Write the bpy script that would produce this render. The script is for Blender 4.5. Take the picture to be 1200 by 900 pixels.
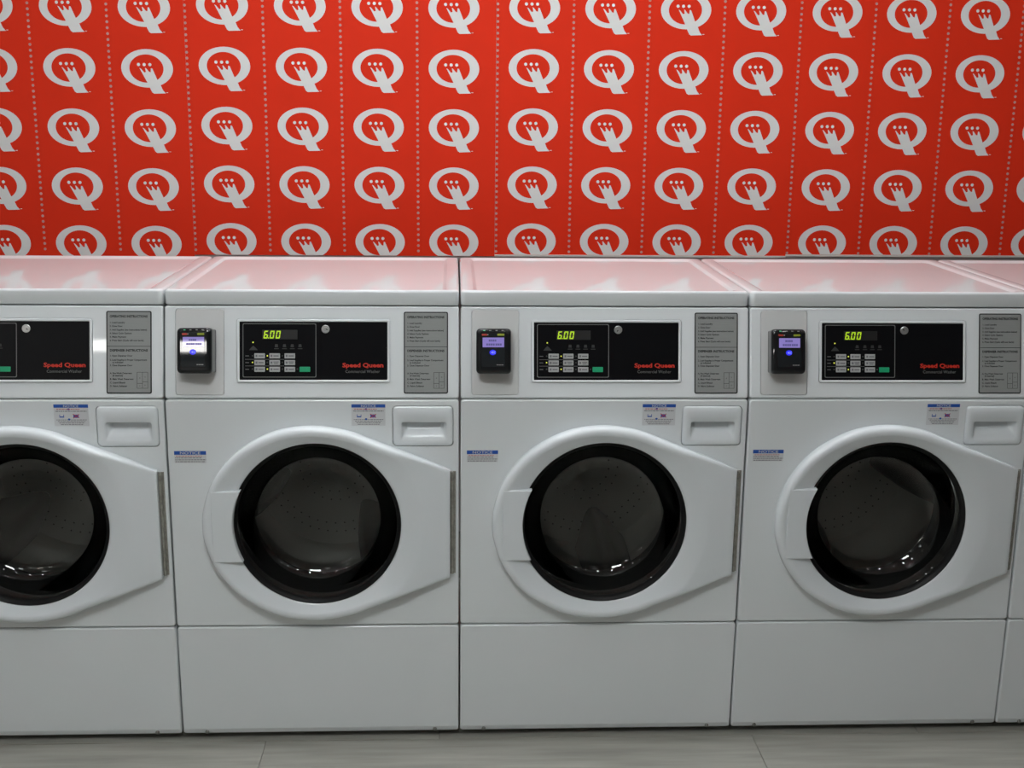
import bpy, bmesh, math, random
from mathutils import Vector, Matrix

random.seed(7)
for o in list(bpy.data.objects):
    bpy.data.objects.remove(o, do_unlink=True)
scene = bpy.context.scene
C = scene.collection
PI = math.pi

# ------------------------------------------------------------------ camera
F_PX = 1442.32
CAM = Vector((-0.0151, -2.8091, 1.5613))
YAW, PITCH, ROLL = 0.04886, 0.22716, 0.01130
fwd = Vector((math.sin(YAW) * math.cos(PITCH), math.cos(YAW) * math.cos(PITCH), -math.sin(PITCH)))
r0 = Vector((math.cos(YAW), -math.sin(YAW), 0.0))
u0 = r0.cross(fwd)
rv = math.cos(ROLL) * r0 + math.sin(ROLL) * u0
uv = -math.sin(ROLL) * r0 + math.cos(ROLL) * u0
cam_data = bpy.data.cameras.new('camera')
cam_data.sensor_width = 36.0
cam_data.lens = 36.0 * F_PX / 1200.0
cam_data.clip_start = 0.05
cam = bpy.data.objects.new('camera', cam_data)
C.objects.link(cam)
mw = Matrix((rv, uv, -fwd)).transposed().to_4x4()
mw.translation = CAM
cam.matrix_world = mw
scene.camera = cam

# ------------------------------------------------------------------ world, exposure
world = bpy.data.worlds.new('world')
scene.world = world
world.use_nodes = True
world.node_tree.nodes['Background'].inputs[0].default_value = (0.6, 0.68, 0.75, 1)
world.node_tree.nodes['Background'].inputs[1].default_value = 0.05
scene.view_settings.view_transform = 'Standard'
scene.view_settings.look = 'None'
scene.view_settings.gamma = 1.0
scene.view_settings.exposure = 0.0
scene.view_settings.use_curve_mapping = False

# ceiling fixtures: x, y, half width x, half width y, emission strength
PANELS = [(-0.52, 0.08, 0.30, 0.30, 11.2), (0.52, 0.08, 0.30, 0.30, 11.8), (-0.35, -2.10, 0.30, 0.30, 32.0),
          (0.9, -2.20, 0.15, 0.15, 2.0), (-1.65, 0.10, 0.15, 0.15, 11.0), (1.75, 0.10, 0.15, 0.15, 17.0),
          (-1.2, -3.4, 0.15, 0.15, 13.0), (1.2, -3.4, 0.15, 0.15, 2.0), (-2.6, -2.6, 0.15, 0.15, 8.0)]
DOWNLIGHTS = [(-2.2 + 0.72 * i, -1.15) for i in range(7)]
PANEL_AT = ['nearest the red wall above the two left washers', 'nearest the red wall above the two right washers', 'middle of the room behind the camera',
            'right of the middle of the room', 'above the left end of the washers', 'above the right end of the washers', 'far back on the left side', 'far back on the right side', 'by the left wall']
LAMP_COL = (0.95, 1.0, 1.02, 1)
CEIL = 2.90
W = 0.686            # pitch of the machines
TH = math.atan2(0.0463, 0.2138)   # slope of the control panel
Y_WALL = 1.065
X_L, X_R, Y_F = -4.0, 6.0, -5.2

# ------------------------------------------------------------------ materials
def mat(name, col, rough=0.5, metal=0.0, spec=0.5, noise=0.0, nscale=20.0, bump=0.0, bscale=80.0,
        coat=0.0, emit=None, estr=0.0, stretch=None, col2=None):
    m = bpy.data.materials.new(name)
    m.use_nodes = True
    nt = m.node_tree
    b = nt.nodes['Principled BSDF']
    b.inputs['Roughness'].default_value = rough
    b.inputs['Metallic'].default_value = metal
    b.inputs['Specular IOR Level'].default_value = spec
    b.inputs['Coat Weight'].default_value = coat
    b.inputs['Coat Roughness'].default_value = 0.04
    tc = nt.nodes.new('ShaderNodeTexCoord')
    mp = nt.nodes.new('ShaderNodeMapping')
    nt.links.new(tc.outputs['Object'], mp.inputs[0])
    if stretch:
        mp.inputs['Scale'].default_value = stretch
    nz = nt.nodes.new('ShaderNodeTexNoise')
    nz.inputs['Scale'].default_value = nscale
    nz.inputs['Detail'].default_value = 5
    nt.links.new(mp.outputs[0], nz.inputs['Vector'])
    rp = nt.nodes.new('ShaderNodeValToRGB')
    rp.color_ramp.elements[0].position = 0.3
    rp.color_ramp.elements[1].position = 0.7
    c2 = col2 if col2 else tuple(max(0, c * (1 - noise)) for c in col[:3])
    rp.color_ramp.elements[0].color = (*c2[:3], 1)
    rp.color_ramp.elements[1].color = (*col[:3], 1)
    nt.links.new(nz.outputs['Fac'], rp.inputs[0])
    nt.links.new(rp.outputs[0], b.inputs['Base Color'])
    if bump > 0:
        n2 = nt.nodes.new('ShaderNodeTexNoise')
        n2.inputs['Scale'].default_value = bscale
        nt.links.new(mp.outputs[0], n2.inputs['Vector'])
        bp = nt.nodes.new('ShaderNodeBump')
        bp.inputs['Strength'].default_value = bump
        bp.inputs['Distance'].default_value = 0.002
        nt.links.new(n2.outputs['Fac'], bp.inputs['Height'])
        nt.links.new(bp.outputs[0], b.inputs['Normal'])
    if emit:
        b.inputs['Emission Color'].default_value = (*emit[:3], 1)
        b.inputs['Emission Strength'].default_value = estr
    return m

def glass_mat(name, tint, ior=1.5, rough=0.01):
    m = bpy.data.materials.new(name)
    m.use_nodes = True
    nt = m.node_tree
    nt.nodes.clear()
    out = nt.nodes.new('ShaderNodeOutputMaterial')
    mix = nt.nodes.new('ShaderNodeMixShader')
    fr = nt.nodes.new('ShaderNodeFresnel')
    fr.inputs['IOR'].default_value = ior
    tr = nt.nodes.new('ShaderNodeBsdfTransparent')
    tr.inputs[0].default_value = (*tint, 1)
    gl = nt.nodes.new('ShaderNodeBsdfGlossy')
    gl.inputs['Roughness'].default_value = rough
    nt.links.new(fr.outputs[0], mix.inputs[0])
    nt.links.new(tr.outputs[0], mix.inputs[1])
    nt.links.new(gl.outputs[0], mix.inputs[2])
    nt.links.new(mix.outputs[0], out.inputs[0])
    return m

M = {}
M['paint'] = mat('white_enamel', (0.79, 0.82, 0.83), spec=0.37, rough=0.035, noise=0.03, nscale=3)
M['plastic'] = mat('white_plastic', (0.775, 0.81, 0.83), rough=0.22, noise=0.02, nscale=4)
M['plate'] = mat('light_grey_plastic', (0.66, 0.66, 0.65), rough=0.4, noise=0.02, nscale=6)
M['dark'] = mat('dark_steel', (0.03, 0.03, 0.03), rough=0.6, noise=0.2)
M['black'] = mat('black_fascia', (0.006, 0.006, 0.007), rough=0.3, noise=0.1, spec=0.1)
M['rubber'] = mat('black_rubber', (0.014, 0.014, 0.014), rough=0.35, spec=0.25, noise=0.2, nscale=30)
M['steel'] = mat('drum_steel', (0.72, 0.72, 0.69), rough=0.35, metal=0.2, noise=0.15, nscale=6)
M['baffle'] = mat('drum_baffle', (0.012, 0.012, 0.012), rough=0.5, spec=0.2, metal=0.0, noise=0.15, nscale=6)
M['glass'] = glass_mat('tinted_glass', (0.86, 0.87, 0.86))
M['hinge'] = mat('hinge_steel', (0.46, 0.45, 0.40), rough=0.4, metal=0.6, noise=0.35, nscale=90)
M['screw'] = mat('screw_zinc', (0.35, 0.35, 0.34), rough=0.35, metal=0.9, noise=0.1)
M['frame'] = mat('grey_print', (0.17, 0.17, 0.17), rough=0.5, noise=0.05)
M['dim'] = mat('dim_print', (0.035, 0.035, 0.035), rough=0.5, noise=0.05)
M['dimlcd'] = mat('dark_display', (0.012, 0.012, 0.012), rough=0.4, noise=0.05)
M['button'] = mat('grey_button', (0.42, 0.42, 0.42), rough=0.45, noise=0.04)
M['ink'] = mat('dark_ink', (0.012, 0.013, 0.015), rough=0.6, noise=0.05)
M['greyink'] = mat('grey_ink', (0.16, 0.16, 0.17), rough=0.6, noise=0.05)
M['green'] = mat('green_button', (0.01, 0.26, 0.12), rough=0.4, noise=0.05, emit=(0.0, 0.25, 0.10), estr=0.25)
M['digit'] = mat('lit_digit', (0.3, 0.4, 0.02), emit=(0.42, 0.66, 0.012), estr=0.75)
M['led'] = mat('lit_led', (0.5, 0.5, 0.05), emit=(0.75, 0.80, 0.10), estr=0.8)
M['ledoff'] = mat('unlit_led', (0.05, 0.05, 0.045), rough=0.3, noise=0.05)
M['redtext'] = mat('red_lettering', (0.62, 0.030, 0.012), rough=0.5, noise=0.05)
M['alu'] = mat('brushed_plate', (0.30, 0.31, 0.30), rough=0.45, metal=0.0, noise=0.08, nscale=30, stretch=(1, 1, 20))
M['lock'] = mat('lock_chrome', (0.55, 0.55, 0.54), rough=0.3, metal=0.8, noise=0.1)
M['white_label'] = mat('label_white', (0.66, 0.67, 0.68), rough=0.45, noise=0.03)
M['blue'] = mat('label_blue', (0.010, 0.09, 0.42), rough=0.45, noise=0.05)
M['redink'] = mat('label_red', (0.5, 0.06, 0.06), rough=0.45, noise=0.05)
M['reader'] = mat('reader_black', (0.010, 0.011, 0.012), rough=0.02, noise=0.1)
M['readerpad'] = mat('reader_pad', (0.016, 0.019, 0.021), rough=0.02, noise=0.1)
M['screen'] = mat('violet_screen', (0.1, 0.08, 0.2), rough=0.02, emit=(0.26, 0.21, 0.55), estr=0.75)
M['screenink'] = mat('screen_ink', (0.02, 0.02, 0.06), rough=0.3, emit=(0.10, 0.085, 0.27), estr=0.7)
M['bluelight'] = mat('blue_light', (0.01, 0.01, 0.3), rough=0.3, emit=(0.025, 0.025, 0.85), estr=0.9)
M['blueglyph'] = mat('blue_glyph', (0.2, 0.2, 0.9), rough=0.3, emit=(0.20, 0.25, 1.0), estr=1.0)
M['greenled'] = mat('green_led', (0.05, 0.3, 0.15), emit=(0.08, 0.42, 0.22), estr=0.6)
M['yelgreen'] = mat('yellow_green_badge', (0.30, 0.36, 0.03), rough=0.4, noise=0.1)
M['redbadge'] = mat('red_badge', (0.55, 0.06, 0.04), rough=0.4, noise=0.1)
M['greyprint'] = mat('pale_print', (0.30, 0.30, 0.29), rough=0.5, noise=0.1)
M['red'] = mat('red_wallpaper', (0.78, 0.035, 0.011), rough=0.5, noise=0.05, nscale=5, bump=0.12, bscale=5, spec=0.12)
M['logo'] = mat('white_print', (0.78, 0.78, 0.765), spec=0.2, rough=0.5, noise=0.03, nscale=10)
M['dots'] = mat('pale_dot_print', (0.58, 0.30, 0.27), rough=0.5, noise=0.05)
M['wall'] = mat('wall_paint', (0.42, 0.42, 0.41), rough=0.7, noise=0.04, nscale=3, bump=0.1)
M['trim'] = mat('trim_paint', (0.66, 0.65, 0.61), rough=0.5, noise=0.04)
M['ceil'] = mat('ceiling_paint', (0.70, 0.70, 0.69), rough=0.8, noise=0.03, nscale=3)
M['lampcase'] = mat('lamp_case', (0.75, 0.75, 0.75), rough=0.5, noise=0.02)
M['plank'] = mat('greige_plank', (0.40, 0.39, 0.345), rough=0.38, noise=0.35, nscale=5, stretch=(0.6, 7, 7), col2=(0.27, 0.265, 0.23), bump=0.06, bscale=25)
M['plankjoint'] = mat('plank_joint', (0.20, 0.195, 0.17), rough=0.7, noise=0.1)
M['downlight'] = mat('lit_lens', (0.8, 0.8, 0.8), emit=(1, 1, 1), estr=55.0)
M['foot'] = mat('rubber_foot', (0.02, 0.02, 0.02), rough=0.6, noise=0.1)

# ------------------------------------------------------------------ helpers
def obj(name, mesh, m=None, parent=None, loc=(0, 0, 0), rot=(0, 0, 0)):
    if m is not None and len(mesh.materials) == 0:
        mesh.materials.append(M[m])
    o = bpy.data.objects.new(name, mesh)
    C.objects.link(o)
    o.location = loc
    o.rotation_euler = rot
    if parent:
        o.parent = parent
    return o

def tag(o, label=None, cat=None, group=None, kind=None):
    if label: o['label'] = label
    if cat: o['category'] = cat
    if group: o['group'] = group
    if kind: o['kind'] = kind
    return o

class MB:
    """collects vertices and faces, with a smooth flag per face"""
    def __init__(s):
        s.v, s.f, s.s = [], [], []
    def add(s, verts, faces, smooth=False):
        k = len(s.v)
        s.v += [tuple(p) for p in verts]
        for f in faces:
            s.f.append([i + k for i in f]); s.s.append(smooth)
        return s
    def box(s, x0, x1, y0, y1, z0, z1):
        v = [(x, y, z) for x in (x0, x1) for y in (y0, y1) for z in (z0, z1)]
        return s.add(v, [(0, 1, 3, 2), (4, 6, 7, 5), (0, 4, 5, 1), (2, 3, 7, 6), (0, 2, 6, 4), (1, 5, 7, 3)])
    def loft(s, loops, cap0=True, cap1=True, smooth=True, closed=False):
        n = len(loops[0])
        v = [p for L in loops for p in L]
        f = []
        m = len(loops)
        for a in range(m if closed else m - 1):
            b = (a + 1) % m
            for i in range(n):
                j = (i + 1) % n
                f.append((a * n + i, a * n + j, b * n + j, b * n + i))
        k = len(s.v)
        s.add(v, f, smooth)
        if not closed:
            if cap0: s.f.append([k + i for i in reversed(range(n))]); s.s.append(False)
            if cap1: s.f.append([k + (m - 1) * n + i for i in range(n)]); s.s.append(False)
        return s
    def quadxz(s, x0, x1, z0, z1, y=0.0):
        return s.add([(x0, y, z0), (x1, y, z0), (x1, y, z1), (x0, y, z1)], [(0, 1, 2, 3)])
    def polyxz(s, pts, y=0.0):
        return s.add([(x, y, z) for x, z in pts], [tuple(range(len(pts)))])
    def mesh(s, name, sharp=50, fix=True):
        me = bpy.data.meshes.new(name)
        me.from_pydata(s.v, [], s.f)
        for p, sm in zip(me.polygons, s.s):
            p.use_smooth = sm
        if fix:
            bm = bmesh.new(); bm.from_mesh(me)
            bmesh.ops.recalc_face_normals(bm, faces=bm.faces)
            bm.to_mesh(me); bm.free()
        if sharp:
            me.set_sharp_from_angle(angle=math.radians(sharp))
        me.polygons.foreach_set('use_smooth', s.s)      # big flat faces stay flat
        me.update()
        return me

def rrect(x0, x1, z0, z1, r, nc=5, ns=6):
    """rounded rectangle, counter clockwise in x,z"""
    out = []
    r = max(r, 1e-5)
    cs = [(x1 - r, z0 + r, -PI / 2), (x1 - r, z1 - r, 0), (x0 + r, z1 - r, PI / 2), (x0 + r, z0 + r, PI)]
    for k in range(4):
        cx, cz, a0 = cs[k]
        arc = [(cx + r * math.cos(a0 + PI / 2 * i / nc), cz + r * math.sin(a0 + PI / 2 * i / nc)) for i in range(nc + 1)]
        out += arc
        cx2, cz2, a2 = cs[(k + 1) % 4]
        p = arc[-1]; q = (cx2 + r * math.cos(a2), cz2 + r * math.sin(a2))
        for i in range(1, ns):
            t = i / ns
            out.append((p[0] + (q[0] - p[0]) * t, p[1] + (q[1] - p[1]) * t))
    return out

def slab_loops(x0, x1, z0, z1, r, yb, yf, e, nc=5, ns=1, seg=3):
    """rounded slab from yb (back) to yf (front, smaller y) with edge radius e at the front"""
    L = [[(x, yb, z) for x, z in rrect(x0, x1, z0, z1, r, nc, ns)]]
    for i in range(seg + 1):
        a = PI / 2 * i / seg
        ins = e * (1 - math.cos(a)); y = yf + e * (1 - math.sin(a))
        L.append([(x, y, z) for x, z in rrect(x0 + ins, x1 - ins, z0 + ins, z1 - ins, max(r - ins, 0.0004), nc, ns)])
    return L

def slab(name, x0, x1, z0, z1, r, yb, yf, e, nc=5, seg=3):
    return MB().loft(slab_loops(x0, x1, z0, z1, r, yb, yf, e, nc, 1, seg)).mesh(name)

def lathe(mb, prof, cx, cz, n=72, closed=False, cap0=False, cap1=False):
    loops = []
    for r, y in prof:
        loops.append([(cx + r * math.cos(2 * PI * i / n), y, cz + r * math.sin(2 * PI * i / n)) for i in range(n)])
    return mb.loft(loops, cap0, cap1, True, closed)

def boolean_cut(mesh, cutters):
    o = bpy.data.objects.new('tmp_cut', mesh); C.objects.link(o)
    tmp = [o]
    for cm in cutters:
        c = bpy.data.objects.new('tmp_cutter', cm); C.objects.link(c); tmp.append(c)
        md = o.modifiers.new('b', 'BOOLEAN'); md.operation = 'DIFFERENCE'; md.object = c; md.solver = 'EXACT'
    dg = bpy.context.evaluated_depsgraph_get()
    dg.update()
    res = bpy.data.meshes.new_from_object(o.evaluated_get(dg))
    for t in tmp:
        bpy.data.objects.remove(t, do_unlink=True)
    return res

def text_parts(mb, s, x, z, size, align='LEFT', bold=0.0, sx=1.0, shear=0.0, y=0.0, fit=None):
    cu = bpy.data.curves.new('tmp_text', 'FONT')
    cu.body = s; cu.size = size; cu.align_x = align; cu.offset = bold * size
    cu.resolution_u = 2; cu.shear = shear
    o = bpy.data.objects.new('tmp_text', cu); C.objects.link(o)
    dg = bpy.context.evaluated_depsgraph_get(); dg.update()
    me = bpy.data.meshes.new_from_object(o.evaluated_get(dg))
    bpy.data.objects.remove(o, do_unlink=True)
    if fit:
        xs = [v.co.x for v in me.vertices]
        sx = fit / (max(xs) - min(xs))
    mb.add([(x + v.co.x * sx, y, z + v.co.y) for v in me.vertices], [tuple(p.vertices) for p in me.polygons])
    bpy.data.meshes.remove(me)
    return mb

def line_of_words(mb, x0, x1, zc, h, rnd, gap=0.0011, y=0.0, n=6):
    """a row of short dark strokes, as illegible fine print"""
    x = x0
    while x < x1 - 0.001:
        w = rnd.uniform(0.0025, 0.0075) * n / 6
        xe = min(x + w, x1)
        mb.quadxz(x, xe, zc - h / 2, zc + h / 2, y)
        x = xe + gap
    return mb

def facing(mesh, y_dir=-1):
    bm = bmesh.new(); bm.from_mesh(mesh)
    for f in bm.faces:
        f.normal_update()
        if f.normal.y * y_dir < 0: f.normal_flip()
    bm.to_mesh(mesh); bm.free()
    return mesh

def flat(mb, name):
    return facing(mb.mesh(name, sharp=None, fix=False))

def copy_tree(o, parent=None):
    c = o.copy(); C.objects.link(c); c.parent = parent
    for ch in list(o.children):
        copy_tree(ch, c)
    return c

# ------------------------------------------------------------------ the room
wall_back = obj('wall_back', MB().box(X_L, X_R, Y_WALL, Y_WALL + 0.04, 1.068, CEIL).box(X_L, X_R, Y_WALL + 0.45, Y_WALL + 0.55, 0, CEIL).mesh('wall_back', None), 'wall')
tag(wall_back, 'back wall papered in red with rows of pale logos', 'wall', kind='structure')
for nm, b in (('wall_left', (X_L - 0.12, X_L, Y_F - 0.12, Y_WALL + 0.55, 0, CEIL)), ('wall_right', (X_R, X_R + 0.12, Y_F - 0.12, Y_WALL + 0.55, 0, CEIL)),
              ('wall_front', (X_L, X_R, Y_F - 0.12, Y_F, 0, CEIL))):
    tag(obj(nm, MB().box(*b).mesh(nm, None), 'wall'), 'plain off-white wall of the laundry room', 'wall', kind='structure')
tag(obj('ceiling', MB().box(X_L - 0.12, X_R + 0.12, Y_F - 0.12, Y_WALL + 0.55, CEIL, CEIL + 0.1).mesh('ceiling', None), 'ceil'), 'plain white ceiling of the laundry room', 'ceiling', kind='structure')
floor = obj('floor', MB().box(X_L - 0.12, X_R + 0.12, Y_F - 0.12, Y_WALL + 0.55, -0.10, -0.004).mesh('floor', None), 'plankjoint')
tag(floor, 'greige wood-look plank floor in front of the washers', 'floor', kind='structure')
PL, PW = 1.22, 0.178
pm = MB().loft([[(x, y, z) for x, y in rrect(0.0008, PL - 0.0008, 0.0008, PW - 0.0008, 0.001, 1, 1)] for z in (-0.004, -0.0006)] +
               [[(x, y, 0.0) for x, y in rrect(0.0020, PL - 0.0020, 0.0020, PW - 0.0020, 0.001, 1, 1)]], smooth=False).mesh('plank', None)
row = 0
y = Y_WALL - PW
while y > Y_F:
    off = (row * 0.43) % PL
    x = X_L - off
    while x < X_R:
        if x > X_L - 0.12 and x + PL < X_R + 0.12:
            obj('plank', pm, 'plank', floor, (x, y, 0))
        x += PL
    row += 1
    y -= PW

# ---- wallpaper: strips of four columns, each with printed logos and dotted lines
CS, RS = 0.2305, 0.1762      # column and row spacing
ux, uz = CS / 891.0, RS / 690.0
def L(px, py): return ((px - 422) * ux, -(py - 788) * uz)
lm = MB()
NQ = 40
for a in range(NQ):
    t0, t1 = 2 * PI * a / NQ, 2 * PI * (a + 1) / NQ
    P = [L(422 + 298 * math.cos(t), 500 - 220 * math.sin(t)) for t in (t0, t1)] + [L(414 + 196 * math.cos(t), 502 - 162 * math.sin(t)) for t in (t1, t0)]
    lm.polyxz(P)
tail = [(333, 495), (352, 505), (388, 547), (406, 541), (398, 492), (414, 502), (441, 537), (460, 545), (465, 497), (482, 502), (540, 645), (569, 692), (592, 748), (624, 785), (490, 790), (468, 776), (445, 728), (420, 668)]
lm.polyxz([L(*p) for p in tail], -0.0002)
for cx in (325, 390, 455):
    lm.polyxz([L(cx + 19 * math.cos(2 * PI * i / 12), 457 - 19 * math.sin(2 * PI * i / 12)) for i in range(12)])
lm.quadxz(*[L(628, 0)[0], L(650, 0)[0]], L(0, 779)[1], L(0, 772)[1])
logo_mesh = flat(lm, 'printed_logo')
STRIP_Z1 = CEIL - 0.002
dm = MB()
DSP = 66.5 * uz
zz = 1.0945
while zz < STRIP_Z1 - 0.01:
    dm.polyxz([(0.0043 * math.cos(2 * PI * i / 10), zz + 0.0043 * math.sin(2 * PI * i / 10)) for i in range(10)])
    zz += DSP
dots_mesh = flat(dm, 'dotted_line')
X0, Z0 = -1.1667, 1.7431
strips = [(-6, -0.0100, 0.0, 1.072), (-2, 0.0, 0.0, 1.072), (2, 0.0005, 0.0100, 1.079), (6, 0.0137, 0.0150, 1.085), (10, 0.0193, 0.0144, 1.090), (14, 0.0260, 0.0144, 1.090)]
edges = [X0 + CS * (c0 - 0.5) + g for c0, g, dz, z0 in strips] + [X_R]
for k, (c0, g, dz, STRIP_Z0) in enumerate(strips):
    mb = MB().box(edges[k] + 0.0004, edges[k + 1] - 0.0004, 0.0, 0.003, STRIP_Z0, STRIP_Z1)
    st = obj('wallpaper_strip', mb.mesh('wallpaper_strip', None), 'red', wall_back, (0, Y_WALL - 0.003, 0))
    for j in range(4):
        xq = X0 + CS * (c0 + j) + g
        for i in range(-5, 5):
            zq = Z0 - RS * i + dz
            if zq + 0.13 > STRIP_Z1:
                continue
            if i == 4:      # the lowest row is cut by the strip's end
                continue
            obj('printed_logo', logo_mesh, 'logo', st, (xq, -0.0006, zq))
        obj('dotted_line', dots_mesh, 'dots', st, (xq - CS / 2 + 0.004, -0.0006, 0))
    if k >= 3: obj('edge_strip', MB().box(edges[k], edges[k + 1], -0.003, 0.003, STRIP_Z0 - 0.006, STRIP_Z0 - 0.0002).mesh('edge_strip', None), 'trim', st)
    # lowest row: the paper ends part of the way down the logo
    bm = bmesh.new(); bm.from_mesh(logo_mesh)
    zc = STRIP_Z0 - (Z0 - RS * 4 + dz)
    bmesh.ops.bisect_plane(bm, geom=bm.verts[:] + bm.edges[:] + bm.faces[:], plane_co=(0, 0, zc + 0.0005), plane_no=(0, 0, -1), clear_outer=True)
    cut = bpy.data.meshes.new('printed_logo_cut'); bm.to_mesh(cut); bm.free()
    for j in range(4):
        obj('printed_logo', cut, 'logo', st, (X0 + CS * (c0 + j) + g, -0.0006, Z0 - RS * 4 + dz))
# ------------------------------------------------------------------ the washing machine
HW = 0.341
DX, DZ = 0.003, 0.5705       # centre of the door
ZB, ZK, ZP, ZL, ZT = 0.015, 0.3058, 0.8749, 1.0887, 1.1249
DEPTH = 0.665

def build_washer():
    root = bpy.data.objects.new('washing_machine', None)
    C.objects.link(root)
    root.empty_display_size = 0.2
    # cabinet shell, open at the front
    mb = MB()
    for sx in (-1, 1):
        xa, xb = (-0.339, -0.335) if sx < 0 else (0.335, 0.339)
        prof = [(0.021, 0.03), (DEPTH - 0.006, 0.03), (DEPTH - 0.006, 1.088), (0.068, 1.088), (0.021, 0.875)]
        mb.loft([[(xa, yy, zz_) for yy, zz_ in prof], [(xb, yy, zz_) for yy, zz_ in prof]], smooth=False)
    mb.box(-0.335, 0.335, DEPTH - 0.010, DEPTH - 0.006, 0.03, 1.088)
    mb.box(-0.335, 0.335, 0.021, DEPTH - 0.010, 0.03, 0.034)
    mb.box(-0.335, 0.335, 0.068, DEPTH - 0.010, 1.084, 1.088)
    obj('cabinet', mb.mesh('cabinet', None), 'paint', root)
    # lid with a raised rim
    def lid_loop(ins, z, r, back=None, front=None):
        b = ins if back is None else back
        f_ = ins if front is None else front
        return [(x, yy, z) for x, yy in rrect(-HW + ins, HW - ins, 0.046 + f_, DEPTH - b, max(r, 0.002), 5, 4)]
    Ls = [lid_loop(0.001, ZL + 0.001, 0.012), lid_loop(0.0, ZL + 0.003, 0.013), lid_loop(0.0, ZT - 0.006, 0.013)]
    for i in range(1, 5):
        a = PI / 2 * i / 4
        Ls.append(lid_loop(0.006 * (1 - math.cos(a)), ZT - 0.006 + 0.006 * math.sin(a), 0.014))
    Ls += [lid_loop(0.028, ZT, 0.016, 0.014, 0.010), lid_loop(0.031, ZT - 0.0008, 0.016, 0.018, 0.013), lid_loop(0.036, ZT - 0.0038, 0.016, 0.032, 0.017), lid_loop(0.039, ZT - 0.0046, 0.016, 0.038, 0.020)]
    obj('lid', MB().loft(Ls).mesh('lid'), 'paint', root)
    # control panel (its own sloping frame: x across, z up the slope, y into the machine)
    CP = dict(loc=(0, 0, ZP), rot=(-TH, 0, 0))
    cuts = []
    for (x0, x1, z0, z1, r) in ((-0.3151, -0.2047, 0.0101, 0.2090, 0.006), (-0.1750, 0.1800, 0.0385, 0.1865, 0.006)):
        g = 0.0012
        cuts.append(MB().loft([[(x, yv, z) for x, z in rrect(x0 - g, x1 + g, z0 - g, z1 + g, r + g, 5, 1)] for yv in (-0.02, 0.004)]).mesh('cut', None))
    cpm = boolean_cut(slab('control_panel', -HW, HW, 0.0015, 0.2172, 0.006, 0.02, 0.0, 0.004), cuts)
    cpm.name = 'control_panel'
    for p in cpm.polygons:
        if abs(p.normal.y) > 0.999 or abs(p.normal.y) < 0.001: p.use_smooth = False
    obj('control_panel', cpm, 'paint', root, **CP)
    # fascia surround
    outer = rrect(-0.1750, 0.1800, 0.0385, 0.1865, 0.006, 5, 1)
    def rl(ins, yv, rr): return [(x, yv, z) for x, z in rrect(-0.1750 + ins, 0.1800 - ins, 0.0385 + ins, 0.1865 - ins, rr, 5, 1)]
    bz = MB().loft([rl(0.0, 0.0045, 0.006), rl(0.0, -0.0012, 0.006), rl(0.0012, -0.0022, 0.005), rl(0.0050, -0.0022, 0.003), rl(0.0062, -0.0012, 0.002), rl(0.0062, 0.0045, 0.002)], closed=True)
    obj('fascia_surround', bz.mesh('fascia_surround'), 'paint', root, **CP)
    fa = obj('fascia', slab('fascia', -0.1690, 0.1740, 0.0446, 0.1804, 0.001, 0.0045, -0.0010, 0.0004, 2, 1), 'black', root, **CP)
    YF = -0.0014
    # grey keypad outline
    def kl(ins, yv): return [(x, yv, z) for x, z in rrect(-0.1616 + ins, 0.0085 - ins, 0.0506 + ins, 0.1762 - ins, 0.003, 4, 1)]
    obj('keypad_outline', MB().loft([kl(0, YF + 0.0005), kl(0, YF), kl(0.0016, YF), kl(0.0016, YF + 0.0005)], False, False, False).mesh('keypad_outline', None), 'frame', fa)
    obj('display', slab('display', -0.116, -0.0352, 0.1395, 0.1612, 0.0006, -0.0008, YF, 0.0002, 2, 1), 'dimlcd', fa)
    # seven segment figures 6.00
    def seg7(mb, x, z, w, h, t, segs, sh):
        def q(pts): mb.polyxz([(x + px + (pz) * sh, z + pz) for px, pz in pts], 0)
        g = t * 0.12
        H = h / 2
        if 'a' in segs: q([(g, h), (w - g, h), (w - t, h - t), (t, h - t)])
        if 'd' in segs: q([(t, t), (w - t, t), (w - g, 0), (g, 0)])
        if 'g' in segs: q([(t * .6, H), (t, H + t / 2), (w - t, H + t / 2), (w - t * .6, H), (w - t, H - t / 2), (t, H - t / 2)])
        if 'f' in segs: q([(0, h - g), (t, h - t - g), (t, H + t * .4), (0, H + g)])
        if 'e' in segs: q([(0, H - g), (t, H - t * .4), (t, t + g), (0, g)])
        if 'b' in segs: q([(w, h - g), (w, H + g), (w - t, H + t * .4), (w - t, h - t - g)])
        if 'c' in segs: q([(w, H - g), (w, g), (w - t, t + g), (w - t, H - t * .4)])
    mb = MB()
    hh, ww, tt = 0.0180, 0.0098, 0.0027
    seg7(mb, -0.1139, 0.1412, ww, hh, tt, 'acdefg', 0.16)
    seg7(mb, -0.0998, 0.1412, ww, hh, tt, 'abcdef', 0.16)
    seg7(mb, -0.0858, 0.1412, ww, hh, tt, 'abcdef', 0.16)
    mb.quadxz(-0.1030, -0.1008, 0.1412, 0.1436)
    obj('lit_figures', flat(mb, 'lit_figures'), 'digit', fa, (0, YF - 0.0004, 0))
    # keys
    bx = [-0.1346, -0.0999, -0.0649]
    bz_ = [0.0948, 0.0791, 0.0635]
    key = slab('key', 0, 0.0244, 0, 0.0118, 0.0012, -0.0008, -0.0028, 0.0006, 3, 2)
    rnd = random.Random(3)
    pr = MB()
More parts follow.
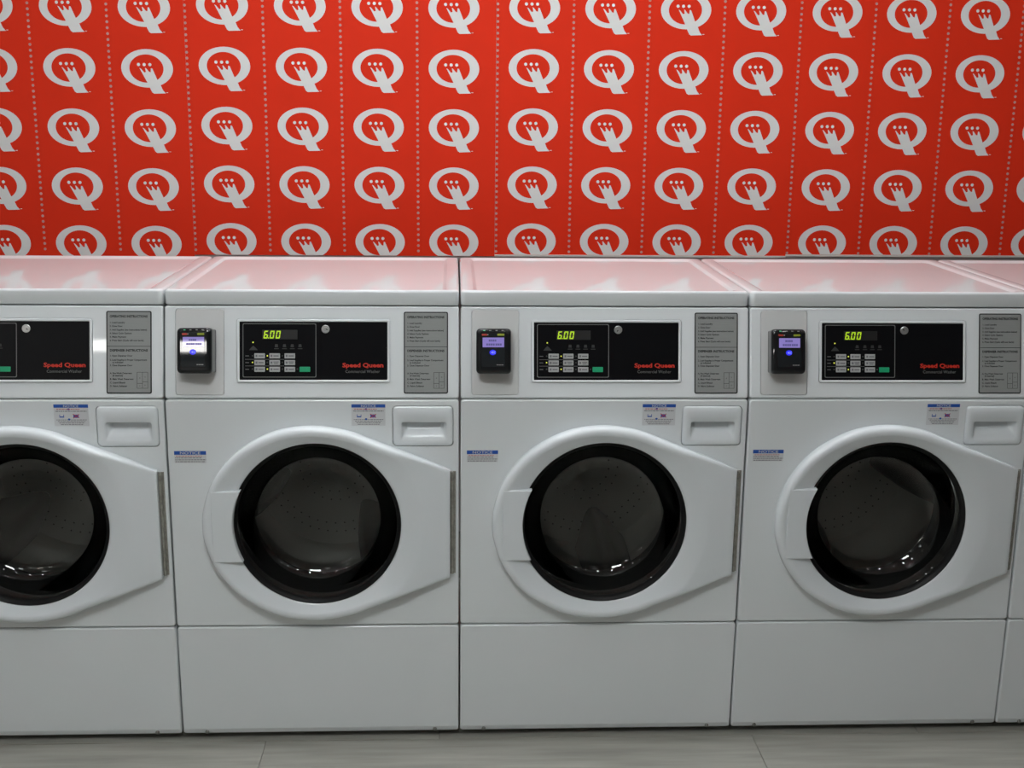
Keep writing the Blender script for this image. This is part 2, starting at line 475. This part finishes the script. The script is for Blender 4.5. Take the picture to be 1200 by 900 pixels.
    for r_ in range(3):
        for c_ in range(3):
            obj('key', key, 'button', fa, (bx[c_], 0, bz_[r_]))
            x0, z0 = bx[c_], bz_[r_]
            pr.quadxz(x0 + 0.003, x0 + 0.0072, z0 + 0.0035, z0 + 0.0085)
            if (r_, c_) in ((1, 1), (1, 2)):
                pr.quadxz(x0 + 0.0095, x0 + 0.0215, z0 + 0.0066, z0 + 0.0086)
                pr.quadxz(x0 + 0.0105, x0 + 0.0200, z0 + 0.0030, z0 + 0.0050)
            else:
                pr.quadxz(x0 + 0.0095, x0 + 0.0215, z0 + 0.0045, z0 + 0.0072)
    obj('key_symbols', flat(pr, 'key_symbols'), 'greyink', fa, (0, -0.0031, 0))
    obj('start_key', key, None, fa, (-0.0302, 0, 0.0635))
    sk = fa.children[-1]
    skm = key.copy(); skm.materials.clear(); skm.materials.append(M['green']); sk.data = skm
    # thin rules and dim symbols
    mb = MB()
    for zz_ in (0.0925, 0.0773):
        mb.quadxz(-0.1561, -0.0658, zz_ - 0.0005, zz_ + 0.0005)
    for zz_ in (0.1006, 0.0850, 0.0694):
        mb.quadxz(-0.1555, -0.1470, zz_ - 0.0008, zz_ + 0.0008)
    obj('key_rules', flat(mb, 'key_rules'), 'frame', fa, (0, YF, 0))
    mb = MB()
    for xx in (-0.0836, -0.0650, -0.0470, -0.0291):
        mb.polyxz([(xx - 0.004, 0.121), (xx + 0.004, 0.121), (xx + 0.0030, 0.128), (xx - 0.0030, 0.128)])
        mb.quadxz(xx - 0.0055, xx + 0.0055, 0.1165, 0.1185)
    mb.polyxz([(-0.1470, 0.1140), (-0.1265, 0.1140), (-0.1320, 0.1200), (-0.1372, 0.1245), (-0.1420, 0.1200)])
    obj('dim_symbols', flat(mb, 'dim_symbols'), 'dim', fa, (0, YF, 0))['kind'] = 'stuff'
    led = MB(); lathe(led, [(0.0017, -0.0006), (0.0017, -0.0016), (0.0010, -0.0022)], 0, 0, 10, cap1=True)
    ledm = led.mesh('indicator_light'); ledoff = ledm.copy()
    for p in ((-0.1376, 0.1321), (-0.1047, 0.1008), (-0.139, 0.0855), (-0.1047, 0.0700)):
        obj('indicator_light', ledm, 'led', fa, (p[0], 0, p[1]))
    for p in ((-0.139, 0.1008), (-0.139, 0.0700), (-0.1047, 0.0855), (-0.0698, 0.1008), (-0.0698, 0.0855), (-0.0698, 0.07), (-0.0352, 0.07)):
        obj('indicator_light', ledoff, 'ledoff', fa, (p[0], 0, p[1]))
    # lock
    mb = MB()
    lathe(mb, [(0.0095, -0.0008), (0.0095, -0.0030), (0.0085, -0.0040), (0.0062, -0.0040), (0.0058, -0.0028), (0.0050, -0.0028), (0.0046, -0.0046), (0.0020, -0.0046)], 0, 0, 28, cap1=True)
    lk = obj('key_lock', mb.mesh('key_lock', 40), 'lock', fa, (0.0301, 0, 0.1632))
    mb = MB().box(0.0012, 0.0052, -0.0052, -0.0040, -0.0010, 0.0010)
    obj('keyhole', mb.mesh('keyhole', None), 'ink', fa, (0.0301, 0, 0.1632), (0, 0.5, 0))
    mb = MB()
    text_parts(mb, 'Speed Queen', 0.0690, 0.0746, 0.0138, bold=0.034, fit=0.0955)
    obj('lettering', flat(mb, 'lettering_red'), 'redtext', fa, (0, YF, 0))
    mb = MB()
    text_parts(mb, 'Commercial Washer', 0.0758, 0.0612, 0.0100, fit=0.0800)
    obj('lettering', flat(mb, 'lettering_grey'), 'frame', fa, (0, YF, 0))
    # instruction plate
    ip = obj('instruction_plate', slab('instruction_plate', 0.2119, 0.3154, 0.0127, 0.2044, 0.004, 0.001, -0.0012, 0.0004, 3, 1), 'ink', root, **CP)
    obj('plate_face', slab('plate_face', 0.2146, 0.3127, 0.0154, 0.2017, 0.002, -0.0008, -0.0016, 0.0002, 3, 1), 'alu', ip)
    mb = MB()
    Hs = 0.2044
    def pz(c): return Hs - (c - 45) / (868 - 45) * 0.1917      # rows measured on the plate
    def pxx(c): return 0.2119 + (c - 35) / (478 - 35) * 0.1035
    text_parts(mb, 'OPERATING INSTRUCTIONS', pxx(70), pz(110), 0.0074, bold=0.04, fit=0.0865)
    text_parts(mb, 'DISPENSER INSTRUCTIONS', pxx(70), pz(448), 0.0074, bold=0.04, fit=0.0865)
    for c, s, e in ((168, '1. Load Laundry', 215), (204, '2. Close Door', 195), (241, '3. Add Supplies (see instructions below)', 432), (275, '4. Select Cycle Options', 285), (311, '5. Make Payment', 230), (346, '6. Press Start (Cycle will now begin)', 400),
                    (498, '1. Open Dispenser Door', 287), (540, '2. Load Supplies in Proper Compartment', 432), (594, '3. Close Dispenser Door', 290),
                    (672, 'A. Pre-Wash Detergent', 287), (730, 'B. Main Wash Detergent', 300), (766, 'C. Liquid Bleach', 220), (800, 'D. Fabric Softener', 238)):
        text_parts(mb, s, pxx(70), pz(c), 0.0054, bold=0.03, fit=(e - 70) / 443 * 0.1035)
    text_parts(mb, 'as indicated', pxx(95), pz(564), 0.0054, bold=0.03, fit=0.0245)
    text_parts(mb, '(if desired)', pxx(95), pz(696), 0.0054, bold=0.03, fit=0.0235)
    mb.quadxz(pxx(48), pxx(470), pz(399), pz(394))
    a, b_, cm_, t_, m1, m2, bt = pxx(335), pxx(440), pxx(388), pz(655), pz(750), pz(766), pz(814)
    e_ = 0.0004
    for q in ((a, b_, t_), (a, b_, bt), (cm_, b_, m1), (a, cm_, m2)):
        mb.quadxz(q[0], q[1], q[2] - e_, q[2] + e_)
    for q in (a, b_, cm_):
        mb.quadxz(q - e_, q + e_, bt, t_)
    for s, x_, z_ in (('B', 362, 718), ('A', 414, 708), ('C', 362, 796), ('D', 414, 790)):
        text_parts(mb, s, pxx(x_), pz(z_), 0.0042, 'CENTER')
    line_of_words(mb, pxx(405), pxx(455), pz(860), 0.0012, rnd)
    obj('lettering', flat(mb, 'lettering_plate'), 'ink', ip, (0, -0.0019, 0))
    # card reader on its own cover plate
    obj('reader_plate', slab('reader_plate', -0.3151, -0.2047, 0.0101, 0.2090, 0.006, 0.0045, -0.0006, 0.0008, 4, 2), 'plate', root, **CP)
    d = 0.042
    rl_ = []
    def ol(w, h, c1, yv):   # outline with large lower and upper corner cuts
        return [(x, yv, z) for x, z in rrect(-w, w, -h, h, c1, 5, 1)]
    mb = MB().loft([ol(0.0385, 0.0500, 0.004, 0.0), ol(0.0385, 0.0500, 0.004, -0.022), ol(0.0405, 0.0525, 0.008, -0.024), ol(0.0405, 0.0525, 0.009, -0.036),
                    ol(0.0395, 0.0515, 0.010, -0.0405), ol(0.0365, 0.0485, 0.010, -0.0430), ol(0.0310, 0.0450, 0.006, -0.0440)])
    cr = obj('card_reader', mb.mesh('card_reader', 55), 'reader', root, (-0.26, CPY(0.112, 0.0006), CPZ(0.112, 0.0006)), (-TH, 0, 0))
    YR = -0.0448
    obj('reader_face', slab('reader_face', -0.0280, 0.0275, -0.0370, 0.0425, 0.003, -0.0436, YR, 0.0004, 3, 1), 'readerpad', cr)
    obj('screen', slab('screen', -0.0245, 0.0256, 0.0090, 0.0313, 0.0008, -0.0440, YR - 0.0004, 0.0003, 2, 1), 'screen', cr)
    mb = MB()
    x = -0.010
    for w in (0.004, 0.0035, 0.004, 0.0035):
        mb.quadxz(x, x + w, 0.0222, 0.0268); x += w + 0.0008
    x = -0.016
    for w in (0.0045, 0.004, 0.0045, 0.004, 0.0, 0.004, 0.0045, 0.004):
        if w: mb.quadxz(x, x + w, 0.0130, 0.0176)
        x += w + 0.0009
    obj('screen_figures', flat(mb, 'screen_figures'), 'screenink', cr, (0, YR - 0.0008, 0))
    mb = MB(); mb.polyxz([(-0.0008 + 0.0075 * math.cos(2 * PI * i / 24), -0.0030 + 0.0062 * math.sin(2 * PI * i / 24)) for i in range(24)])
    obj('blue_light', flat(mb, 'blue_light'), 'bluelight', cr, (0, YR - 0.0004, 0))
    mb = MB().polyxz([(-0.0055, -0.0030), (0.0000, -0.0062), (0.0000, 0.0002)])
    mb.quadxz(0.0012, 0.0024, -0.0055, -0.0005); mb.quadxz(0.0036, 0.0046, -0.0065, 0.0005)
    obj('light_glyph', flat(mb, 'light_glyph'), 'blueglyph', cr, (0, YR - 0.0007, 0))
    obj('badge', slab('badge_red', -0.0264, -0.0140, 0.0358, 0.0402, 0.001, -0.0440, YR - 0.0003, 0.0002, 2, 1), 'redbadge', cr)
    obj('badge', slab('badge_green', 0.0095, 0.0262, 0.0357, 0.0404, 0.0020, -0.0440, YR - 0.0003, 0.0002, 3, 1), 'yelgreen', cr)
    mb = MB(); line_of_words(mb, 0.0080, 0.0240, -0.0318, 0.0018, rnd, 0.0006)
    mb.quadxz(-0.0135, -0.0110, 0.0368, 0.0396)
    obj('printed_mark', flat(mb, 'printed_mark'), 'greyprint', cr, (0, YR - 0.0004, 0))['kind'] = 'stuff'
    for i, xx in enumerate((-0.0210, -0.0070, 0.0078, 0.0218)):
        lm_ = slab('status_light_%s' % ('green' if i == 0 else 'grey'), -0.0026, 0.0026, -0.0013, 0.0013, 0.0008, 0.001, -0.0006, 0.0003, 2, 1)
        obj('status_light', lm_, 'greenled' if i == 0 else 'greyprint', cr, (xx, -0.0428, 0.0478), (-0.7, 0, 0))
    # front panel with openings for the door and the drawer
    fp = slab('front_panel', -HW, HW, ZK + 0.0015, ZP - 0.0015, 0.008, 0.02, 0.0, 0.004)
    cyl = MB(); lathe(cyl, [(0.198, -0.05), (0.198, 0.06)], DX, DZ, 72, cap0=True, cap1=True)
    DW = (0.1845, 0.3285, 0.7600, 0.8590)
    cb = MB().loft([[(x, yv, z) for x, z in rrect(DW[0], DW[1], DW[2], DW[3], 0.011, 5, 1)] for yv in (-0.05, 0.06)])
    fp = boolean_cut(fp, [cyl.mesh('c1', None), cb.mesh('c2', None)])
    fp.name = 'front_panel'
    for p in fp.polygons:
        if abs(p.normal.y) > 0.999 or abs(p.normal.y) < 0.001: p.use_smooth = False
    obj('front_panel', fp, 'paint', root)
    # dispenser drawer front with a scooped grip
    def dl(ins, yv, r=0.010): return [(x, yv, z) for x, z in rrect(DW[0] + ins, DW[1] - ins, DW[2] + ins, DW[3] - ins, max(r, 0.001), 5, 3)]
    def gl_(x0, x1, z0, z1, r, yv, yv2=None):
        out = []
        for x, z in rrect(x0, x1, z0, z1, r, 5, 3):
            t = 0 if yv2 is None else (z - z0) / (z1 - z0)
            out.append((x, yv + (0 if yv2 is None else (yv2 - yv) * t), z))
        return out
    gx0, gx1, gz0, gz1 = 0.2050, 0.3125, 0.7745, 0.8205
    mb = MB().loft([dl(0.0014, 0.040), dl(0.0014, 0.001), dl(0.0020, -0.0014, 0.010), dl(0.0045, -0.0030, 0.009),
                    gl_(gx0, gx1, gz0, gz1, 0.006, -0.0030), gl_(gx0 + 0.001, gx1 - 0.001, gz0 + 0.002, gz1 - 0.001, 0.006, -0.0020),
                    gl_(gx0 + 0.004, gx1 - 0.004, gz0 + 0.006, gz1 + 0.001, 0.006, -0.0010, 0.014),
                    gl_(gx0 + 0.008, gx1 - 0.008, gz0 + 0.014, gz1 + 0.001, 0.006, 0.004, 0.022),
                    gl_(gx0 + 0.014, gx1 - 0.014, gz0 + 0.024, gz1 - 0.002, 0.004, 0.013, 0.026)], cap0=True, cap1=True)
    obj('dispenser_drawer', mb.mesh('dispenser_drawer', 60), 'plastic', root)
    # kick panel with a folded lower edge
    kl_ = []
    for ins, yv in ((0, 0.020), (0, 0.0035), (0.0010, 0.001), (0.0035, 0.0)):
        kl_.append([[x, yv, z] for x, z in rrect(-HW + ins, HW - ins, ZB + ins, ZK - 0.0015 - ins, 0.008 - ins * 0.8, 5, 1)])
    kb = MB().loft(kl_)
    for i, p in enumerate(kb.v):
        if p[2] < ZB + 0.016 and p[1] < 0.01:
            kb.v[i] = (p[0], p[1] + (ZB + 0.016 - p[2]) * 0.8, p[2])
    km = kb.mesh('kick_panel')
    bm = bmesh.new(); bm.from_mesh(km)
    bmesh.ops.bisect_plane(bm, geom=bm.verts[:] + bm.edges[:] + bm.faces[:], plane_co=(0, 0, ZB + 0.016), plane_no=(0, 0, 1))
    for v in bm.verts:
        if abs(v.co.z - (ZB + 0.016)) < 1e-5 and abs(v.co.x) < HW - 0.006 and v.co.y < 0.004:
            v.co.y = 0.0
    bm.to_mesh(km); bm.free()
    kp = obj('kick_panel', km, 'paint', root)
    mb = MB(); lathe(mb, [(0.0050, 0.0), (0.0050, -0.0015), (0.0035, -0.0028)], 0, 0, 12, cap1=True)
    mb.box(-0.003, 0.003, -0.0032, -0.0026, -0.0005, 0.0005)
    sm = mb.mesh('screw')
    for xx in (-0.282, 0.282):
        obj('screw', sm, 'screw', kp, (xx, 0.0055, 0.0235))
    for xx in (-0.30, 0.30):
        for yy in (0.09, 0.58):
            mb = MB()
            mb.loft([[(xx + r * math.cos(2 * PI * i / 16), yy + r * math.sin(2 * PI * i / 16), zz_) for i in range(16)] for r, zz_ in ((0.022, 0.0), (0.022, 0.006), (0.010, 0.009), (0.010, 0.031))])
            obj('levelling_foot', mb.mesh('levelling_foot'), 'foot', root)
    # notices
    def notice(nm, x0, x1, z0, z1, band, tall):
        o = obj('notice_label', slab(nm, x0, x1, z0, z1, 0.0008, 0.0002, -0.0005, 0.0001, 2, 1), 'white_label', root)
        mb = MB().quadxz(x0, x1, z1 - band, z1)
        obj('label_band', flat(mb, nm + '_band'), 'blue', o, (0, -0.0007, 0))
        mb = MB()
        text_parts(mb, 'NOTICE', (x0 + x1) / 2, z1 - band * 0.86, band * 0.98, 'CENTER', bold=0.01, sx=1.5 if not tall else 1.25)
        obj('lettering', flat(mb, nm + '_title'), 'white_label', o, (0, -0.0010, 0))
        ink, red, blu = MB(), MB(), MB()
        rn = random.Random(11)
        if tall:
            h = z1 - z0
            line_of_words(red, x0 + 0.006, x1 - 0.02, z1 - band - 0.0038, 0.0016, rn)
            line_of_words(ink, x0 + 0.004, x1 - 0.004, z1 - band - 0.0085, 0.0018, rn)
            for k, zz_ in enumerate((0.0150, 0.0112, 0.0074, 0.0036)):
                line_of_words(ink, x0 + 0.005 + 0.003 * k, x1 - 0.005 - 0.003 * k, z0 + zz_, 0.0014, rn)
            xm = (x0 + x1) / 2
            for (u, v) in ((0.43, 0.78), (0.43, 0.31)):
                cx, cz = x0 + u * (x1 - x0), z0 + v * h
                blu.polyxz([(cx + 0.0030 * math.cos(2 * PI * i / 10), cz + 0.0024 * math.sin(2 * PI * i / 10)) for i in range(10)])
            blu.quadxz(x0 + 0.0125, x0 + 0.0225, z0 + 0.0205, z0 + 0.0232); blu.quadxz(x0 + 0.0122, x0 + 0.0136, z0 + 0.0205, z0 + 0.0275); blu.quadxz(x0 + 0.0214, x0 + 0.0228, z0 + 0.0205, z0 + 0.0275)
            blu.quadxz(x0 + 0.0440, x0 + 0.0560, z0 + 0.0200, z0 + 0.0275)
            red.add([(x0 + 0.0425, 0, z0 + 0.0285), (x0 + 0.0440, 0, z0 + 0.0295), (x0 + 0.0580, 0, z0 + 0.0200), (x0 + 0.0565, 0, z0 + 0.0190)], [(0, 3, 2, 1)])
            red.add([(x0 + 0.0425, 0, z0 + 0.0195), (x0 + 0.0440, 0, z0 + 0.0185), (x0 + 0.0580, 0, z0 + 0.0280), (x0 + 0.0565, 0, z0 + 0.0290)], [(0, 1, 2, 3)])
        else:
            line_of_words(red, x0 + 0.004, x1 - 0.010, z1 - band - 0.0035, 0.0014, rn)
            for k in range(3):
                line_of_words(ink, x0 + 0.002, x1 - (0.009, 0.001, 0.003)[k], z1 - band - 0.0078 - 0.0046 * k, 0.0018, rn)
        obj('fine_print', flat(ink, nm + '_ink'), 'greyink', o, (0, -0.0007, 0))
        obj('fine_print', flat(red, nm + '_red'), 'redink', o, (0, -0.0008, 0))
        if blu.f:
            obj('label_symbols', flat(blu, nm + '_blue'), 'blue', o, (0, -0.00075, 0))
    notice('notice_tall', 0.0895, 0.1685, 0.8105, 0.8625, 0.0078, True)
    notice('notice_wide', -0.3262, -0.2520, 0.7205, 0.7497, 0.0090, False)
    # drum and rubber seal
    mb = MB()
    lathe(mb, [(0.197, 0.0), (0.197, 0.03), (0.185, 0.045), (0.185, 0.070), (0.172, 0.085), (0.165, 0.100), (0.172, 0.112), (0.245, 0.120), (0.245, 0.105), (0.205, 0.09), (0.2005, 0.03), (0.2005, 0.0)], DX, DZ, 64, closed=True)
    obj('door_seal', mb.mesh('door_seal', 60), 'rubber', root)
    mb = MB()
    lathe(mb, [(0.178, 0.125), (0.235, 0.135), (0.240, 0.15), (0.240, 0.46), (0.230, 0.475), (0.14, 0.478), (0.12, 0.470), (0.05, 0.466), (0.04, 0.455), (0.012, 0.450)], 0, 0, 64, cap1=True)
    dr = obj('drum', mb.mesh('drum', 50), 'steel', root, (DX, 0, DZ))
    for k in range(3):
        a = -PI / 2 + k * 2 * PI / 3
        ca, sa = math.cos(a), math.sin(a)
        def rp(t, n_, yv): return (ca * t - sa * n_, yv, sa * t + ca * n_)
        L0 = []
        for yv, hw_, H in ((0.140, 0.030, 0.004), (0.150, 0.048, 0.030), (0.170, 0.060, 0.060), (0.21, 0.068, 0.086), (0.28, 0.074, 0.100), (0.38, 0.078, 0.108), (0.464, 0.080, 0.112)):
            ring = [rp(0.2390, -hw_ - 0.004, yv)]
            for i in range(17):
                t = -1 + i / 8
                ring.append(rp(0.2380 - (1 - t * t) * 0.004 - H * math.cos(t * PI / 2) ** 1.6, t * hw_, yv))
            ring.append(rp(0.2390, hw_ + 0.004, yv))
            L0.append(ring)
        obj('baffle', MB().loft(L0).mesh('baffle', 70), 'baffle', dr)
    hole = MB()
    for ring in range(3, 9):
        n_ = ring * 6
        for i in range(n_):
            t = 2 * PI * i / n_
            r = 0.024 * ring
            if r > 0.225 or 0.115 < r < 0.145: continue
            cx, cz = r * math.cos(t), r * math.sin(t)
            yv = 0.4655 if r < 0.12 else 0.4765
            hole.polyxz([(cx + 0.0023 * math.cos(PI / 3 * k), cz + 0.0023 * math.sin(PI / 3 * k)) for k in range(6)], yv - 0.0015)
    obj('perforations', flat(hole, 'perforations'), 'dark', dr)['kind'] = 'stuff'
    # door
    half = [(-0.2655, 0.0), (-0.261, 0.043), (-0.2385, 0.107), (-0.192, 0.1685), (-0.130, 0.2115), (-0.068, 0.2350), (0.005, 0.2418), (0.079, 0.2305), (0.141, 0.2070), (0.3205, 0.134)]
    def cr_spline(P, n=8):
        out = []
        for i in range(len(P) - 1):
            p0 = P[i - 1] if i > 0 else (P[1][0], -P[1][1]); p1, p2 = P[i], P[i + 1]
            p3 = P[i + 2] if i + 2 < len(P) else (2 * p2[0] - p1[0], 2 * p2[1] - p1[1] )
            if i == len(P) - 2:
                p3 = (p2[0] + 0.9 * (p2[0] - p1[0]), p2[1] - 0.0806 )
            for k in range(n):
                t = k / n
                out.append(tuple(0.5 * ((2 * p1[d]) + (-p0[d] + p2[d]) * t + (2 * p0[d] - 5 * p1[d] + 4 * p2[d] - p3[d]) * t * t + (-p0[d] + 3 * p1[d] - 3 * p2[d] + p3[d]) * t ** 3) for d in (0, 1)))
        out.append(P[-1])
        return out
    up = cr_spline(half)
    edge = [(0.3205, 0.134 - 0.268 * i / 12) for i in range(1, 12)]
    full = [(p[0] - DX, p[1]) for p in up + edge + [(p[0], -p[1]) for p in reversed(up[1:])]]
    full = list(reversed(full))      # counter clockwise seen from the front
    pol = [(math.hypot(*p), math.atan2(p[1], p[0])) for p in full]
    def dloop(fr, fy):
        out = []
        for rho, th in pol:
            r = fr(rho, th)
            out.append((DX + r * math.cos(th), fy(rho, th), DZ + r * math.sin(th)))
        return out
    def flat_k(rho): return min(1.0, max(0.0, (rho - 0.268) / 0.05))     # 1 towards the hinge
    DL = [dloop(lambda r, t: r - 0.003, lambda r, t: -0.003),
          dloop(lambda r, t: r, lambda r, t: -0.005),
          dloop(lambda r, t: r, lambda r, t: -0.015 + 0.001 * flat_k(r)),
          dloop(lambda r, t: r - 0.0008, lambda r, t: -0.0215 + 0.004 * flat_k(r)),
          dloop(lambda r, t: r - 0.0035, lambda r, t: -0.0268 + 0.008 * flat_k(r)),
          dloop(lambda r, t: r - 0.0075, lambda r, t: -0.0298 + 0.010 * flat_k(r)),
          dloop(lambda r, t: r - 0.0125, lambda r, t: -0.0308 + 0.0105 * flat_k(r)),
          dloop(lambda r, t: min(r - 0.0185, 0.258), lambda r, t: -0.0305 + 0.0065 * flat_k(r)),
          dloop(lambda r, t: min(r - 0.022, 0.250), lambda r, t: -0.0290 + 0.0045 * flat_k(r)),
          dloop(lambda r, t: 0.2075, lambda r, t: -0.0185),
          dloop(lambda r, t: 0.2035, lambda r, t: -0.0172),
          dloop(lambda r, t: 0.2010, lambda r, t: -0.0150),
          dloop(lambda r, t: 0.2005, lambda r, t: -0.0020)]
    door = obj('door', MB().loft(DL, closed=True).mesh('door', 45), 'plastic', root)
    # grip
    xg0, zg = -0.2410 - DX, 0.0905
    ang = math.asin(zg / 0.2)
    inner = [(0.1955 * math.cos(PI + ang - 2 * ang * i / 12), 0.1955 * math.sin(PI + ang - 2 * ang * i / 12)) for i in range(13)]
    inner = [(x, z) for x, z in inner]
    outer_ = [(xg0 + 0.006 * math.cos(PI * (i / 12 - 0.5) * 1.0) * 0 , -inner[i][1]) for i in range(13)]
    gl2 = []
    def gloop(ins, y_in, y_out):
        a = [(DX + x - ins, y_in, DZ + z * (1 - ins / zg)) for x, z in inner]
        b = [(DX + xg0 + ins, y_out, DZ - z * (1 - ins / zg)) for x, z in inner]
        return a + b
    gm = MB().loft([gloop(0.0, -0.012, -0.020), gloop(0.0, -0.0270, -0.0290), gloop(0.0008, -0.0292, -0.0308), gloop(0.0025, -0.0302, -0.0312)])
    obj('handle', gm.mesh('handle', 50), 'plastic', door)
    # window trim and glass bowl
    mb = MB(); lathe(mb, [(0.2003, -0.0135), (0.2003, 0.002), (0.190, 0.002), (0.190, -0.002), (0.1955, -0.009), (0.1990, -0.0135)], DX, DZ, 72, closed=True)
    obj('window_ring', mb.mesh('window_ring', 50), 'rubber', door)
    bowl = [(0.192, -0.001), (0.185, 0.006), (0.176, 0.022), (0.163, 0.042), (0.150, 0.058), (0.138, 0.066), (0.128, 0.068), (0.110, 0.066), (0.080, 0.063), (0.045, 0.061), (0.010, 0.060)]
    inn = [(r + 0.002 if r > 0.13 else r, yv + 0.005) for r, yv in bowl]
    mb = MB(); lathe(mb, bowl + list(reversed(inn)), DX, DZ, 72, closed=True)
    # close the two small centre holes
    n_ = 72
    k0 = (len(bowl) - 1) * n_; k1 = len(bowl) * n_
    mb.f.append([k0 + i for i in range(n_)]); mb.s.append(True)
    mb.f.append([k1 + i for i in reversed(range(n_))]); mb.s.append(True)
    mb.f = [f for f in mb.f if not (len(f) == 4 and min(f) >= k0 and max(f) < k1 + n_ and any(i >= k1 for i in f) and any(i < k0 + n_ for i in f))]
    mb.s = [True] * len(mb.f)
    obj('window_glass', mb.mesh('window_glass', 60), 'glass', door)
    # piano hinge
    mb = MB()
    z = DZ - 0.128
    for i in range(17):
        z1_ = z + 0.0142
        n6 = 8
        mb.loft([[(0.3255 + 0.0034 * math.cos(2 * PI * k / n6), -0.0075 + 0.0034 * math.sin(2 * PI * k / n6), zz_) for k in range(n6)] for zz_ in (z, z1_)])
        z = z1_ + 0.0009
    mb.box(0.3265, 0.3335, -0.0025, 0.0005, DZ - 0.1285, DZ + 0.1285)
    mb.box(0.3185, 0.3250, -0.0055, -0.0025, DZ - 0.1285, DZ + 0.1285)
    obj('hinge', mb.mesh('hinge', 50), 'hinge', root)
    return root

def CPY(s, d): return s * math.sin(TH) - d * math.cos(TH)
def CPZ(s, d): return ZP + s * math.cos(TH) + d * math.sin(TH)

first = build_washer()
labels = ['white front-loading washer at the left end, its left half cut off by the photo edge',
          'white front-loading washer second from left, bright white glare across its card reader screen',
          'white front-loading washer in the middle of the photo, third from the left',
          'white front-loading washer at the right, the last one whose round door is in view',
          'sliver of a white washer cut off by the right edge of the photo']
reader_yaw = [0.05, 0.14, 0.14, -0.02, 0.0]
drum_turn = [0.9, -0.65, -0.22, 0.45, 0.0]
lock_turn = [0.5, 0.2, 2.2, 3.6, 0.0]
machines = []
for k in range(5):
    m_ = first if k == 0 else copy_tree(first)
    machines.append(m_)
for k, m_ in enumerate(machines):
    m_.location = (W * (k - 1.5), 0, 0)
    tag(m_, labels[k], 'washer', 'front-loading washers in a row')
    for ch in m_.children:
        n0 = ch.name.split('.')[0]
        if n0 == 'card_reader':
            ch['label'] = 'black card reader with a violet screen'
            ch.matrix_local = Matrix.Translation(ch.location) @ Matrix.Rotation(-TH, 4, 'X') @ Matrix.Rotation(-reader_yaw[k], 4, 'Z')
        if n0 == 'drum':
            ch.rotation_euler = (0, drum_turn[k], 0)
        if n0 == 'fascia':
            for g in ch.children:
                if g.name.split('.')[0] == 'keyhole':
                    g.rotation_euler = (0, lock_turn[k], 0)

# ------------------------------------------------------------------ ceiling lights
for k, (x, y, hx, hy, st) in enumerate(PANELS):
    root = bpy.data.objects.new('ceiling_light', None); C.objects.link(root)
    root.location = (x, y, CEIL)
    fr = MB()
    def q(ins, z): return [(px, py, z) for px, py in rrect(-hx - 0.02 + ins, hx + 0.02 - ins, -hy - 0.02 + ins, hy + 0.02 - ins, 0.004, 2, 1)]
    fr.loft([q(0, 0.0), q(0, -0.022), q(0.020, -0.022), q(0.020, 0.0)], closed=True, smooth=False)
    obj('frame', fr.mesh('light_frame', None), 'lampcase', root)
    em = mat('lit_diffuser', (0.8, 0.8, 0.8), emit=LAMP_COL, estr=st)
    o = obj('diffuser', MB().box(-hx, hx, -hy, hy, -0.018, -0.002).mesh('diffuser', None), None, root)
    o.data.materials.append(em)
    size = 'large' if hx > 0.2 else 'small'
    tag(root, '%s square lit ceiling panel, %s' % (size, PANEL_AT[k]), 'ceiling light', '%s ceiling light panels' % size)
for k, (x, y) in enumerate(DOWNLIGHTS):
    root = bpy.data.objects.new('downlight', None); C.objects.link(root)
    root.location = (x, y, CEIL)
    rg = MB().loft([[(r * math.cos(2 * PI * i / 24), r * math.sin(2 * PI * i / 24), z) for i in range(24)] for r, z in ((0.065, 0.0), (0.065, -0.006), (0.050, -0.010), (0.046, -0.004), (0.046, 0.0))], closed=True)
    obj('ring', rg.mesh('downlight_ring'), 'lampcase', root)
    o = obj('lens', MB().loft([[(r * math.cos(2 * PI * i / 24), r * math.sin(2 * PI * i / 24), z) for i in range(24)] for r, z in ((0.045, -0.001), (0.045, -0.005))]).mesh('downlight_lens'), None, root)
    o.data.materials.append(M['downlight'])
    tag(root, 'small round ceiling downlight before the washers, %s in its row from the left' % ('first', 'second', 'third', 'fourth', 'fifth', 'sixth', 'seventh')[k], 'ceiling light', 'round ceiling downlights')
# lit tube on the wall behind the camera
root = bpy.data.objects.new('wall_light', None); C.objects.link(root)
root.location = (-3.0, Y_F, 2.21)
obj('lamp_body', MB().box(-0.75, 0.75, 0.0, 0.04, -0.05, 0.05).mesh('lamp_body', None), 'lampcase', root)
o = obj('tube_cover', MB().loft([[(-0.74, 0.04 + 0.036 * math.sin(PI * i / 8), -0.036 * math.cos(PI * i / 8)) for i in range(9)], [(0.74, 0.04 + 0.036 * math.sin(PI * i / 8), -0.036 * math.cos(PI * i / 8)) for i in range(9)]]).mesh('tube_cover'), None, root)
o.data.materials.append(mat('lit_tube', (0.8, 0.8, 0.8), emit=(1, 0.98, 0.95), estr=24.0))
tag(root, 'long lit tube lamp on the wall facing the washers', 'wall light')
